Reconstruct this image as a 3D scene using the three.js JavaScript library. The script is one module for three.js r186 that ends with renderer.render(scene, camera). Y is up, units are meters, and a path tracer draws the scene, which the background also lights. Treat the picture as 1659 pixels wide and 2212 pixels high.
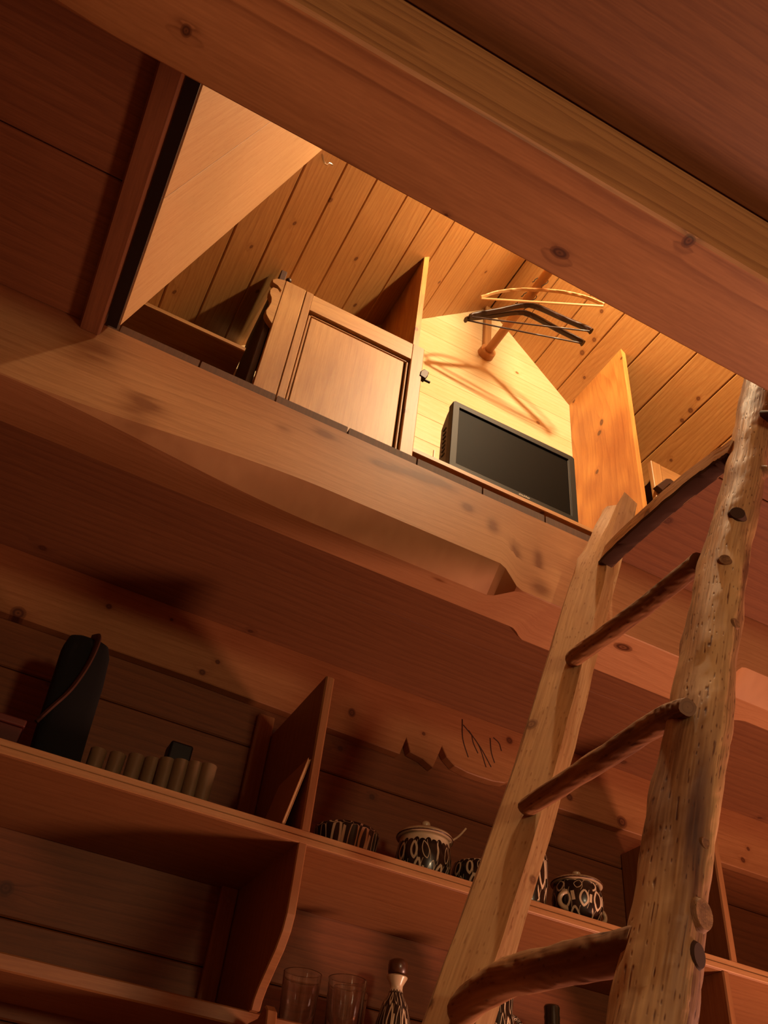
import * as THREE from 'three';
import { ImprovedNoise } from 'three/addons/math/ImprovedNoise.js';
import { mergeGeometries, toCreasedNormals } from 'three/addons/utils/BufferGeometryUtils.js';
import { RoundedBoxGeometry } from 'three/addons/geometries/RoundedBoxGeometry.js';

// ---------------------------------------------------------------- camera, sky, exposure, lamps
const scene = new THREE.Scene();
scene.background = new THREE.Color(0x000000);
const camera = new THREE.PerspectiveCamera(60.81, 1659 / 2212, 0.02, 60);
camera.position.set(0, 1, 0);
camera.quaternion.setFromRotationMatrix(new THREE.Matrix4().makeBasis(
  new THREE.Vector3(0.88513, 0.10095, 0.45426), new THREE.Vector3(-0.37709, 0.72761, 0.57306), new THREE.Vector3(-0.27267, -0.67853, 0.68209)));
const renderer = new THREE.WebGLRenderer({ antialias: true });
renderer.toneMapping = THREE.LinearToneMapping;
renderer.toneMappingExposure = 1.0;
renderer.shadowMap.enabled = true;
const LAMP = {
  loft: { at: [1.05, 3.84, -0.64], r: 0.032, color: [1.0, 0.78, 0.47], power: 10.4, glow: 12 },      // bare bulb under the ridge
  low: { at: [2.08, 0.68, -0.66], r: 0.18, color: [1.0, 0.47, 0.32], power: 7.0, glow: 2 },         // rosy glass globe on a side table to the right
  room: { at: [0.95, 1.48, 1.50], r: 0.13, color: [1.0, 0.75, 0.43], power: 3.7, glow: 2 },         // amber globe pendant in the near part of the room
};

// ---------------------------------------------------------------- helpers
const V3 = (x, y, z) => new THREE.Vector3(x, y, z);
let seed = 20240;
function rnd() { seed = (seed + 0x6D2B79F5) | 0; let t = Math.imul(seed ^ (seed >>> 15), 1 | seed); t = (t + Math.imul(t ^ (t >>> 7), 61 | t)) ^ t; return ((t ^ (t >>> 14)) >>> 0) / 4294967296; }
const noise3 = new ImprovedNoise();
const names = {};
function numbered(n) { const k = names[n] = (names[n] ?? -1) + 1; return k ? `${n}_${String(k).padStart(3, '0')}` : n; }
function tag(o, label, category, group) { o.userData.label = label; if (category) o.userData.category = category; if (group) o.userData.group = group; return o; }
function thing(name, label, category, [x, y, z] = [0, 0, 0], turn = 0, group) {
  const o = new THREE.Group(); o.name = numbered(name); o.position.set(x, y, z); o.rotation.y = turn; scene.add(o); return tag(o, label, category, group);
}
function struct(name, label, pos = [0, 0, 0]) { const o = new THREE.Group(); o.name = numbered(name); o.position.set(...pos); o.userData.kind = 'structure'; if (label) o.userData.label = label; scene.add(o); return o; }
function part(name, geo, mat, parent, pos, rot) {
  const m = new THREE.Mesh(geo, mat); m.name = name; if (pos) m.position.set(...pos); if (rot) m.rotation.set(...rot);
  m.castShadow = m.receiveShadow = true; parent.add(m); return m;
}
const TU = 1.6;                                                           // wood textures span 1.6 m along the grain
function prism(poly, L, u0 = 0, v0 = 0, tv = 0.4) {                       // extrudes a [y,z] polygon (counter-clockwise from +x) along x
  const p = [], t = [], h = L / 2; let acc = 0;
  for (let i = 0; i < poly.length; i++) {
    const a = poly[i], b = poly[(i + 1) % poly.length], e = Math.hypot(b[0] - a[0], b[1] - a[1]);
    const q = [[-h, a, acc], [-h, b, acc + e], [h, b, acc + e], [h, a, acc]];
    for (const k of [0, 1, 2, 0, 2, 3]) { p.push(q[k][0], q[k][1][0], q[k][1][1]); t.push((q[k][0] + h) / TU + u0, q[k][2] / tv + v0); }
    acc += e;
  }
  const sh = THREE.ShapeUtils.triangulateShape(poly.map(a => new THREE.Vector2(a[0], a[1])), []);
  for (const [a, b, c] of sh) for (const [x, tri] of [[h, [a, b, c]], [-h, [a, c, b]]]) for (const k of tri) { p.push(x, poly[k][0], poly[k][1]); t.push(poly[k][0] / TU * 0.6 + u0, poly[k][1] / tv + v0 + x * 0.07); }
  const g = new THREE.BufferGeometry();
  g.setAttribute('position', new THREE.Float32BufferAttribute(p, 3)); g.setAttribute('uv', new THREE.Float32BufferAttribute(t, 2)); g.computeVertexNormals(); return g;
}
function rect(w, h, b) { const y = w / 2, z = h / 2; return [[-y + b, -z], [y - b, -z], [y, -z + b], [y, z - b], [y - b, z], [-y + b, z], [-y, z - b], [-y, -z + b]]; }
// a board with eased edges; g is the axis the grain runs along
function board(lx, ly, lz, g = 'x', b = 0.0025, u0 = rnd(), v0 = rnd(), tv = 0.4) {
  if (g === 'x') return prism(rect(ly, lz, b), lx, u0, v0, tv);
  if (g === 'y') return prism(rect(lx, lz, b), ly, u0, v0, tv).rotateZ(Math.PI / 2);
  return prism(rect(ly, lx, b), lz, u0, v0, tv).rotateY(Math.PI / 2);
}
function between(geo, x0, x1, y0, y1, z0, z1) { return geo.translate((x0 + x1) / 2, (y0 + y1) / 2, (z0 + z1) / 2); }
function slabAt(x0, x1, y0, y1, z0, z1, g = 'x', b = 0.0025, u0, v0, tv) { return between(board(x1 - x0, y1 - y0, z1 - z0, g, b, u0, v0, tv), x0, x1, y0, y1, z0, z1); }
function loft(rings, { crease = 0.6, u0 = 0, v0 = 0, tv = 0.4, caps = true, len = null } = {}) {      // rings of Vector3, counter-clockwise seen against the path
  const p = [], t = [], n = rings[0].length; let u = 0; const us = [0];
  const mid = r => r.reduce((s, v) => s.add(v), V3(0, 0, 0)).multiplyScalar(1 / n);
  for (let i = 1; i < rings.length; i++) { u += mid(rings[i]).distanceTo(mid(rings[i - 1])); us.push(u); }
  const vs = [0]; for (let j = 0; j < n; j++) vs.push(vs[j] + rings[0][j].distanceTo(rings[0][(j + 1) % n]));
  for (let i = 0; i + 1 < rings.length; i++) for (let j = 0; j < n; j++) {
    const k = (j + 1) % n, q = [[rings[i][j], us[i], vs[j]], [rings[i][k], us[i], vs[j + 1]], [rings[i + 1][k], us[i + 1], vs[j + 1]], [rings[i + 1][j], us[i + 1], vs[j]]];
    for (const a of [0, 1, 2, 0, 2, 3]) { p.push(q[a][0].x, q[a][0].y, q[a][0].z); t.push(q[a][1] / TU + u0, q[a][2] / tv + v0); }
  }
  if (caps) for (const [r, flip] of [[rings[0], true], [rings[rings.length - 1], false]]) {
    const c = mid(r);
    for (let j = 0; j < n; j++) { const a = r[j], b = r[(j + 1) % n], tri = flip ? [c, b, a] : [c, a, b]; for (const v of tri) { p.push(v.x, v.y, v.z); t.push(v.distanceTo(c) / tv + v0, v0 + 0.1); } }
  }
  let g = new THREE.BufferGeometry();
  g.setAttribute('position', new THREE.Float32BufferAttribute(p, 3)); g.setAttribute('uv', new THREE.Float32BufferAttribute(t, 2));
  return crease ? toCreasedNormals(g, crease) : (g.computeVertexNormals(), g);
}
function pole(pts, rad, { n = 18, seg = 40, u0 = 0, v0 = 0, tv = 0.4, crease = 1.2 } = {}) {            // round pole through points; rad(t, angle, point)
  const c = new THREE.CatmullRomCurve3(pts.map(a => V3(...a))), rings = [], up = V3(0.31, 0.2, 0.93).normalize();
  for (let i = 0; i <= seg; i++) {
    const t = i / seg, o = c.getPoint(t), d = c.getTangent(t), e1 = up.clone().addScaledVector(d, -up.dot(d)).normalize(), e2 = d.clone().cross(e1), r = [];
    for (let j = 0; j < n; j++) { const a = j / n * Math.PI * 2, q = rad(t, a, o); r.push(o.clone().addScaledVector(e1, Math.cos(a) * q).addScaledVector(e2, Math.sin(a) * q)); }
    rings.push(r);
  }
  return loft(rings, { crease, u0, v0, tv });
}
const wire = (pts, r, n = 8, seg = 24) => pole(pts, () => r, { n, seg });
const shapeOf = pts => { const s = new THREE.Shape(); pts.forEach((p, i) => i ? s.lineTo(...p) : s.moveTo(...p)); return s; };
function extr(pts, depth, bevel = 0.0015) { return new THREE.ExtrudeGeometry(shapeOf(pts), { depth, bevelEnabled: bevel > 0, bevelSize: bevel, bevelThickness: bevel, bevelSegments: 1, curveSegments: 6 }); }

// ---------------------------------------------------------------- wood
const hex = h => [(h >> 16) & 255, (h >> 8) & 255, h & 255];
function lattice(nx, ny, s) { const a = new Float32Array(nx * ny); let k = s * 7919 + 13; for (let i = 0; i < a.length; i++) { k = (Math.imul(k, 1664525) + 1013904223) >>> 0; a[i] = k / 4294967296; } return { a, nx, ny }; }
function sample(L, u, v) {
  const x = u * L.nx, y = v * L.ny, xi = Math.floor(x), yi = Math.floor(y); let fx = x - xi, fy = y - yi; fx = fx * fx * (3 - 2 * fx); fy = fy * fy * (3 - 2 * fy);
  const x0 = ((xi % L.nx) + L.nx) % L.nx, x1 = (x0 + 1) % L.nx, y0 = ((yi % L.ny) + L.ny) % L.ny, y1 = (y0 + 1) % L.ny, a = L.a;
  return (a[y0 * L.nx + x0] * (1 - fx) + a[y0 * L.nx + x1] * fx) * (1 - fy) + (a[y1 * L.nx + x0] * (1 - fx) + a[y1 * L.nx + x1] * fx) * fy;
}
function wood(s, base, dark, { w = 1024, h = 256, tv = 0.4, rings = 26, ring = 0.55, fiber = 0.35, blotch = 0.25, knots = [], many = 0, rough = 0.62, knot = 0x5a3016, marks = [], flecks = 0, bump = 0.00012, warpy = 1, mottle = 0 } = {}) {
  const A = lattice(3, 5, s), B = lattice(9, 14, s + 1), C = lattice(36, 250, s + 2), D = lattice(4, 3, s + 3), F = lattice(150, 420, s + 4), K = [...knots], b = hex(base), d = hex(dark), kc = hex(knot);
  let k = s * 31 + 7; const r1 = () => (k = (Math.imul(k, 1103515245) + 12345) >>> 0) / 4294967296;
  for (let i = 0; i < many; i++) K.push([r1() * TU, r1() * tv, 0.004 + 0.009 * r1() * r1() + 0.002]);
  const data = new Uint8Array(w * h * 4);
  for (let y = 0; y < h; y++) for (let x = 0; x < w; x++) {
    const u = x / w, v = y / h, um = u * TU, vm = v * tv;
    let r = (v + (0.10 * sample(A, u, v) + 0.03 * sample(B, u, v)) * warpy) * rings * tv / 0.4, kn = 0, halo = 0;
    for (const [kx, ky, kr, ky2 = 1] of K) {
      let dx = Math.abs(um - kx); if (dx > TU / 2) dx = TU - dx; let dy = vm - ky; if (dy > tv / 2) dy -= tv; if (dy < -tv / 2) dy += tv;
      if (dx > kr * 9 || Math.abs(dy) > kr * 5) continue;
      const q = (dx * dx) / (kr * kr * 9) + (dy * dy) / (kr * kr * 2.2); r += 1.6 * Math.exp(-q) * Math.sign(dy) * Math.min(1, Math.abs(dy) / kr);
      const e = Math.hypot(dx / ky2, dy) / kr; if (e < 1.1) kn = Math.max(kn, Math.min(1, (1.1 - e) * 5) * (0.72 + 0.28 * Math.cos(e * 11))); halo = Math.max(halo, Math.exp(-q * 2.2) * 0.45);
    }
    const f = r - Math.floor(r), late = Math.pow(f, 3) * (1 - Math.pow(f, 24)), bl = sample(D, u, v) - 0.5, fi = sample(C, u, v) - 0.5, ff = sample(F, u, v) - 0.5;
    let m = 0.30 + mottle * (sample(B, u * 2, v * 0.6) - 0.5) + ring * 0.8 * (late - 0.25) * (0.35 + 1.1 * sample(B, u * 0.7, v * 1.9)) + fiber * fi + blotch * bl + halo + 0.16 * ff;
    if (flecks && ff > 0.36) m += flecks * (ff - 0.36) * 6;
    for (const [mx, my, mr, my2, amt] of marks) { const q = ((um - mx) / mr) ** 2 + ((vm - my) / my2) ** 2; if (q < 6) m += 1.5 * amt * Math.exp(-q) * (0.5 + 1.1 * sample(B, u * 3, v * 3)); }
    m = Math.max(-0.25, Math.min(1.5, m));
    const i = (y * w + x) * 4;
    for (let c = 0; c < 3; c++) data[i + c] = Math.max(0, Math.min(255, (b[c] + (d[c] - b[c]) * m) * (1 - kn) + kc[c] * kn));
    data[i + 3] = 255;
  }
  const t = new THREE.DataTexture(data, w, h, THREE.RGBAFormat); t.colorSpace = THREE.SRGBColorSpace; t.wrapS = t.wrapT = THREE.RepeatWrapping; t.magFilter = THREE.LinearFilter; t.minFilter = THREE.LinearMipmapLinearFilter; t.generateMipmaps = true; t.needsUpdate = true;
  return new THREE.MeshStandardMaterial({ map: t, bumpMap: t, bumpScale: bump, roughness: rough, color: new THREE.Color().setRGB(0.72, 0.72, 0.72) });
}
const plain = (c, rough = 0.6, metal = 0, extra = {}) => new THREE.MeshStandardMaterial({ color: c, roughness: rough, metalness: metal, ...extra });
const M = {
  roof: wood(11, 0xd29a58, 0xa9672f, { w: 2048, h: 1024, tv: 0.75, rings: 22, many: 9, knots: [[0.376, 0.132, 0.010], [0.427, 0.120, 0.008], [0.192, 0.215, 0.006], [0.37, 0.37, 0.008], [0.2, 0.42, 0.011], [0.33, 0.55, 0.007]], knot: 0x6f3c18, rough: 0.5 }),
  gable: wood(21, 0xf0d3a4, 0xd0a66c, { rings: 18, many: 6, ring: 0.35, knot: 0x8a5a2c, blotch: 0.35, rough: 0.36 }),
  lining: wood(31, 0x9c673e, 0x714325, { w: 2048, h: 512, rings: 17, many: 2, ring: 0.5, rough: 0.6 }),
  beamNear: wood(41, 0xd0965e, 0x98643a, { w: 2048, h: 512, rings: 9, ring: 0.9, fiber: 0.3, warpy: 2.6, knots: [[0.794, 0.033, 0.008], [0.670, 0.357, 0.006, 2.2], [0.522, 0.333, 0.003], [0.171, 0.370, 0.006]], rough: 0.6 }),
  beamFar: wood(51, 0xe0aa78, 0xae764a, { w: 2048, h: 512, rings: 20, ring: 0.3, fiber: 0.3, blotch: 0.3, rough: 0.42, knots: [[1.268, 0.292, 0.011, 1.8]],
    marks: [[0.168, 0.050, 0.045, 0.05, 0.6], [0.273, 0.368, 0.03, 0.04, 0.8], [0.585, 0.093, 0.02, 0.012, 0.8], [0.729, 0.083, 0.03, 0.012, 1.1], [0.783, 0.094, 0.03, 0.016, 1.2], [0.827, 0.098, 0.03, 0.013, 1.1], [0.70, 0.075, 0.02, 0.01, 0.8], [0.89, 0.060, 0.012, 0.014, 0.9], [0.947, 0.036, 0.012, 0.02, 0.8], [0.999, 0.009, 0.012, 0.022, 0.7], [1.051, 0.016, 0.010, 0.03, 0.7], [0.51, 0.054, 0.015, 0.01, 0.5], [1.055, 0.35, 0.02, 0.02, 0.8], [0.87, 0.30, 0.012, 0.008, 0.8]] }),
  wall: wood(61, 0x98592e, 0x6c3a1b, { w: 2048, h: 512, rings: 20, ring: 0.6, many: 4, rough: 0.6 }),
  fascia: wood(71, 0xc88a56, 0x9c6034, { w: 2048, h: 512, rings: 20, ring: 0.35, rough: 0.55, knots: [[0.197, 0.034, 0.016], [0.368, 0.126, 0.007], [0.511, 0.150, 0.004], [0.642, 0.084, 0.006], [0.992, 0.075, 0.012, 0.8], [1.191, 0.086, 0.005], [1.444, 0.153, 0.010], [1.41, 0.015, 0.010], [0.03, 0.052, 0.010], [0.614, 0.045, 0.008]], knot: 0x5c2c14 }),
  cabinet: wood(81, 0xbd8a52, 0x905b2b, { w: 1024, h: 512, rings: 18, ring: 0.35, blotch: 0.8, mottle: 0.5, many: 3, rough: 0.5 }),
  lid: wood(91, 0xe0b47e, 0xc48f58, { w: 1024, h: 512, rings: 14, ring: 0.3, fiber: 0.35, flecks: 0.7, rough: 0.6 }),
  partition: wood(101, 0xd8944a, 0xa9602a, { w: 1024, h: 512, rings: 14, ring: 0.5, blotch: 0.7, mottle: 0.7, many: 7, warpy: 2, knots: [[0.62, 0.30, 0.010, 1.6]], rough: 0.42 }),
  shelf: wood(111, 0xb98250, 0x8c5831, { rings: 16, ring: 0.35, rough: 0.5 }),
  sawn: wood(121, 0xdcb07a, 0xa87444, { w: 1024, h: 256, rings: 12, ring: 0.3, fiber: 0.5, flecks: 1.0, blotch: 0.5, many: 6, rough: 0.7, bump: 0.0012, knot: 0x7a4a22 }),
  log: wood(131, 0xc79a68, 0x74482a, { w: 2048, h: 512, rings: 7, ring: 0.3, fiber: 0.5, flecks: 1.6, blotch: 1.0, mottle: 1.3, many: 18, rough: 0.62, bump: 0.0014, knot: 0x4a2812,
    marks: [[0.2, 0.05, 0.07, 0.012, 0.9], [0.45, 0.12, 0.10, 0.010, 0.9], [0.75, 0.07, 0.08, 0.014, 0.9], [0.95, 0.18, 0.10, 0.012, 0.9], [1.2, 0.1, 0.09, 0.012, 0.9], [1.4, 0.22, 0.1, 0.012, 0.8], [0.3, 0.3, 0.08, 0.014, 0.9], [0.6, 0.35, 0.1, 0.012, 0.9], [1.1, 0.32, 0.09, 0.014, 0.9]] }),
  rung: wood(141, 0xb58455, 0x6e4526, { w: 1024, h: 256, rings: 8, ring: 0.35, fiber: 0.6, flecks: 1.0, blotch: 0.8, mottle: 0.5, many: 4, rough: 0.62, bump: 0.0010 }),
  nosing: wood(171, 0xd6a26c, 0xac7444, { rings: 16, ring: 0.3, rough: 0.45 }),
  endGrain: wood(151, 0x7c4c28, 0x4e2d16, { rings: 30, ring: 0.3, rough: 0.7 }),
  sidePanelWood: wood(161, 0x4e2812, 0x381a0c, { rings: 14, ring: 0.3, rough: 0.6 }),  // cupboard side panels, a much darker brown than the cabinet wood
  bark: plain(0x3c2110, 0.85), dowel: plain(0xa8743e, 0.5), darkWood: plain(0x2e150b, 0.45), lightWood: plain(0xc0905a, 0.55),
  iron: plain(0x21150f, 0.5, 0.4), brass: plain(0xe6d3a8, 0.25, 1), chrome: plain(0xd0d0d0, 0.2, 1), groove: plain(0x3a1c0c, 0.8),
};

// ---------------------------------------------------------------- the shell
const H = 2.2, LN = 2.186, BB = 2.0, ZB = -1.788, ZF = -1.466, RX = 1.058, RY = 4.116, XL = -0.86, XR = 2.975, ZE = 2.3;
{
  const f = struct('floor', 'wooden floor of the cabin room'); for (let x = XL - 0.1, i = 0; x < XR + 0.1; x += 0.32, i++) part('plank', slabAt(x, x + 0.317, -0.04, 0, ZB - 0.1, ZE + 0.1, 'z', 0.002), M.lining, f);
  part('core', slabAt(XL - 0.1, XR + 0.1, -0.12, -0.041, ZB - 0.1, ZE + 0.1), M.lining, f);
  const wb = struct('wall_back', 'lower back wall of horizontal brown pine planks');
  part('core', slabAt(XL - 0.1, XR + 0.1, 0, 2.2, ZB - 0.12, ZB - 0.0185), M.wall, wb);
  const ys = [0]; for (let y = 1.463 - 0.153 * 9; y < 2.15; y += 0.153) ys.push(y); ys.push(2.185);
  for (let i = 0; i + 1 < ys.length; i++) part('plank', slabAt(XL, XR, ys[i] + 0.001, ys[i + 1] - 0.001, ZB - 0.018, ZB, 'x', 0.003), M.wall, wb);
  for (const [n, x0, x1, z0, z1] of [['wall_left', XL - 0.1, XL, ZB, ZE], ['wall_right', XR, XR + 0.1, ZB, ZE], ['wall_front', XL - 0.1, XR + 0.1, ZE, ZE + 0.1]]) {
    const w = struct(n); part('core', slabAt(x0, x1, 0, 2.2, z0, z1, x1 - x0 < 1 ? 'z' : 'x'), M.wall, w);
  }
  // gables: one board per course, cut to the roof slope
  for (const [n, z0, z1, lab] of [['wall_gable_back', ZB - 0.02, ZB, 'pale pine gable wall behind the monitor in the loft'], ['wall_gable_front', ZE, ZE + 0.02, null]]) {
    const w = struct(n, lab); let y = 2.218;
    while (y < RY - 0.01) {
      const t = Math.min(y + 0.118, RY - 0.004), a = RY - y, b = Math.max(RY - t, 0.002);
      const s = extr([[RX - a, y + 0.001], [RX + a, y + 0.001], [RX + b, t - 0.001], [RX - b, t - 0.001]], z1 - z0 - 0.004, 0.002); s.translate(0, 0, z0 + 0.002);
      const uv = s.attributes.uv, ps = s.attributes.position, u0 = rnd(), v0 = rnd(); for (let i = 0; i < uv.count; i++) uv.setXY(i, ps.getX(i) / TU + u0, ps.getY(i) / 0.4 + v0);
      part('plank', s, M.gable, w); y = t;
    }
    const c = extr([[XL - 0.12, 2.2], [XR + 0.12, 2.2], [RX, RY + 0.12]], 0.08, 0); c.translate(0, 0, n.endsWith('back') ? z0 - 0.0805 : z1 + 0.0005); part('core', c, M.gable, w);
  }
  // roof: pine planks along the ridge, on both slopes
  const sR = [0, 0.160, 0.308, 0.456, 0.604, 0.752, 0.900, 1.048, 1.196, 1.344, 1.492, 1.640, 1.788, 1.936, 2.084, 2.232, 2.38, 2.528, 2.72];
  const sL = [0, 0.150, 0.30, 0.45, 0.60, 0.755, 0.905, 1.07, 1.215, 1.36, 1.50, 1.645, 1.79, 1.935, 2.08, 2.225, 2.37, 2.52, 2.72];
  const rowOf = { 5: 0, 6: 1, 2: 2 };
  for (const [side, ss, n] of [[1, sR, 'roof_right'], [-1, sL, 'roof_left']]) {
    const w = struct(n, side > 0 ? 'right roof slope of orange pine planks' : 'left roof slope of orange pine planks');
    for (let i = 0; i + 1 < ss.length; i++) {
      const a = ss[i] + 0.0012, b = ss[i + 1] - 0.0012, L = ZE - ZB + 0.02, k = side > 0 && i in rowOf ? rowOf[i] : null;
      // underside of the plank faces down the slope normal; grain runs along z
      const g = prism(rect(b - a, 0.018, 0.003), L, k === null ? rnd() : 0, k === null ? rnd() : 0.2 * 0, 0.75);
      if (k !== null) { const uv = g.attributes.uv, ps = g.attributes.position, v1 = [0.074, 0.22, 0.37][k]; for (let j = 0; j < uv.count; j++) uv.setXY(j, (ps.getX(j) + L / 2) / TU, (v1 + side * ps.getY(j) * 1) / 0.75); }
      const m = part('plank', g, M.roof, w), d = Math.SQRT1_2, mid = (a + b) / 2;
      m.quaternion.setFromRotationMatrix(new THREE.Matrix4().makeBasis(V3(0, 0, 1), V3(side * d, -d, 0), V3(d, side * d, 0)));
      m.position.set(RX + side * d * (mid) + side * d * 0.009, RY - d * mid + d * 0.009, (ZB + ZE) / 2);
    }
    const c = part('core', board(ZE - ZB + 0.3, 2.8, 0.08), M.roof, w), d = Math.SQRT1_2;
    c.quaternion.setFromRotationMatrix(new THREE.Matrix4().makeBasis(V3(0, 0, 1), V3(side * d, -d, 0), V3(d, side * d, 0)));
    c.position.set(RX + side * d * (1.36 + 0.0595), RY - d * (1.36 - 0.0595), (ZB + ZE) / 2);
  }
}
// beams with stopped chamfers on both lower edges; c(x) gives the chamfer size
function beam(name, label, z0, z1, mat, cNear, cFar, v0) {
  const s = struct(name, label), xs = []; for (let x = XL; x < XR; x += x > -0.4 && x < 1.7 ? 0.012 : 0.15) xs.push(x); xs.push(XR);
  const rings = xs.map(x => {
    const a = Math.max(cNear(x), 0.002), b = Math.max(cFar(x), 0.002);
    return [V3(x, H, z1), V3(x, BB + a, z1), V3(x, BB, z1 - a), V3(x, BB, z0 + b), V3(x, BB + b, z0), V3(x, H, z0)].reverse();
  });
  const g = loft(rings, { crease: 0.35, u0: (XL + 0.3) / TU - 0, v0 }); part('timber', g, mat, s); return s;
}
const ss = (a, b, x) => { const t = Math.min(1, Math.max(0, (x - a) / (b - a))); return t * t * (3 - 2 * t); };
const stop = (x, a, b, c) => c * Math.min(ss(a - 0.03, a + 0.03, x), 1 - ss(b - 0.035, b + 0.012, x));
beam('ceiling_beam_near', 'big pine ceiling beam across the top right, on the near side of the hatch', -0.49, -0.36, M.beamNear, x => 0.004, x => 0.024 * (1 - ss(-0.50, -0.13, x)), 0.31);
beam('ceiling_beam_far', 'long pine beam with chamfered lower edges under the loft edge', -1.183, -1.0545, M.beamFar, x => Math.max(0.045 * ss(-0.26, 0.32, x) * (1 - ss(0.665, 0.712, x)), stop(x, 1.22, 2.8, 0.045)), x => Math.max(stop(x, -0.8, 0.79, 0.026), stop(x, 1.31, 2.8, 0.026)), 0.0);
{
  const c = struct('ceiling', 'brown plank ceiling under the loft floor, with the open hatch'), HX0 = -0.138, HX1 = 0.93;
  const strip = (x0, x1, z0, z1, g = 0.0012) => part('plank', slabAt(x0, x1, LN, H - 0.0005, z0 + g, z1 - g, 'x', g), M.lining, c);
  for (const [z0, z1] of [[-1.788, -1.485], [-1.485, -1.184]]) strip(XL, XR, z0, z1, 0.0004);
  for (const [z0, z1] of [[-1.054, -0.772], [-0.772, -0.491]]) { strip(XL, HX0, z0, z1); strip(HX1, XR, z0, z1); }
  for (let z = -0.359; z < ZE; z += 0.295) strip(XL, XR, z, Math.min(z + 0.295, ZE));
  const f = struct('loft_floor', 'floorboards of the loft, their dark ends showing above the far beam');
  for (let x = XL + 0.014; x < XR; x += 0.147) part('plank', slabAt(x, Math.min(x + 0.1435, XR), H, 2.220, ZB, -1.056, 'z', 0.0012), M.endGrain, f);
  part('plank', slabAt(XL, HX0, H, 2.216, -1.0535, -0.4905, 'z'), M.lining, f); part('plank', slabAt(HX1, XR, H, 2.216, -1.0535, -0.4905, 'z'), M.lining, f);
  for (let x = XL; x < XR; x += 0.32) part('plank', slabAt(x, Math.min(x + 0.317, XR), H, 2.216, -0.488, ZE, 'z'), M.lining, f);
  const t = struct('trim_1', 'wooden batten along the left edge of the hatch'); part('batten', slabAt(-0.172, -0.137, 2.168, LN, -1.0535, -0.491, 'z', 0.003), M.lining, t);
}
{ // carved valance board under the ceiling on the back wall
  const z1 = ZB + 0.028, s = struct('trim_2', 'board with a scalloped lower edge along the top of the back wall'), R = [];
  const half = [[0.83, 2.014], [0.845, 2.062], [0.860, 2.028], [0.895, 2.022], [0.923, 2.009], [0.945, 2.073], [0.962, 2.048], [0.985, 2.032], [1.02, 2.026], [1.058, 2.025]];
  R.push([XL, 2.03], [0.3, 2.027]); for (const p of half) R.push(p); for (const p of half.slice(0, -1).reverse()) R.push([2 * RX - p[0], p[1]]); R.push([XR, 2.03], [XR, LN - 0.0005], [XL, LN - 0.0005]);
  const g = extr(R, 0.024, 0.002); g.translate(0, 0, ZB + 0.002); const uv = g.attributes.uv, ps = g.attributes.position; for (let i = 0; i < uv.count; i++) uv.setXY(i, (ps.getX(i) + 0.3) / TU, (ps.getY(i) - 2.0) / 0.4);
  part('board', g, M.fascia, s);
  for (const pts of [[[1.000, 2.165], [1.004, 2.11], [1.022, 2.065]], [[1.004, 2.15], [1.05, 2.11], [1.075, 2.055]], [[1.02, 2.14], [1.06, 2.10], [1.09, 2.06]], [[1.03, 2.13], [1.035, 2.11], [1.05, 2.085]], [[1.085, 2.14], [1.09, 2.10], [1.10, 2.075]], [[1.095, 2.145], [1.112, 2.135], [1.12, 2.115]]])
    part('carved_line', wire(pts.map(([x, y]) => [x, y, z1 - 0.0015]), 0.0026, 6, 10), M.groove, s);
}

// ---------------------------------------------------------------- hatch lid and its hook
{
  const t = thing('hatch_lid', 'big light wooden hatch lid standing open, leaning against the left roof slope', 'hatch', [-0.1155, 2.2, 0]), L = 0.975, a = 13.9 * Math.PI / 180;
  const lid = [[-1.047, -0.779], [-0.7798, -0.500]];
  for (const [z0, z1] of lid) { const m = part('plank', slabAt(0, 0.015, 0.008, L, z0, z1 - 0.0022, 'y', 0.0003), M.lid, t); m.position.x = -0.015 * Math.cos(a); m.position.y = 0.015 * Math.sin(a); m.rotation.z = -a; }
  for (const y of [0.12, 0.82]) { const m = part('batten', slabAt(-0.02, 0, y, y + 0.07, -1.0, -0.55, 'z'), M.lid, t); m.position.x = -0.015 * Math.cos(a); m.position.y = 0.015 * Math.sin(a); m.rotation.z = -a; }
  part('gap_shade_strip', slabAt(-0.0205, -0.0004, -0.006, 0.0005, -1.046, -0.502, 'z', 0.0005), M.iron, t).userData.label = 'dark strip added as the shade in the gap along the bottom edge';  // no hinge: dark strip added to stand in for shade in the lid gap
  const h = thing('hook', 'shiny metal hook holding the upper corner of the hatch lid', 'hook', [0.128, 3.14, -1.062]);
  part('wire', wire([[-0.006, 0.0, 0.004], [0.004, 0.004, -0.012], [0.016, 0.018, -0.024], [0.022, 0.045, -0.03], [0.032, 0.052, -0.034]], 0.0026, 8, 20), M.chrome, h);
}

// ---------------------------------------------------------------- loft furniture
function partition(x0, name, label) {
  const t = thing(name, label, 'partition'), zc = [ZB + 0.001, ZF], side = x0 < RX ? 1 : -1, x1 = x0 + 0.018, top = x => RY - Math.abs(RX - x) - 0.002;
  const a = x0, b = x1, g = loft([V3(0, 0, ZF), V3(0, 0, ZB + 0.001)].map(p => [V3(a, 2.217, p.z), V3(a, top(a), p.z), V3(b, top(b), p.z), V3(b, 2.217, p.z)]), { crease: 0 });
  const uv = g.attributes.uv, ps = g.attributes.position, u0 = 0, v0 = 0; for (let i = 0; i < uv.count; i++) uv.setXY(i, (ps.getY(i) - 3.0) / TU + 0.1, (ps.getZ(i) - ZB) / 0.4 + ps.getX(i) * 3);
  part('panel', g, M.partition, t); return t;
}
partition(0.605, 'loft_partition', 'upright board partition between the panelled cupboard door and the monitor');
partition(1.437, 'loft_partition', 'orange pine partition board to the right of the monitor');
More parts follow.
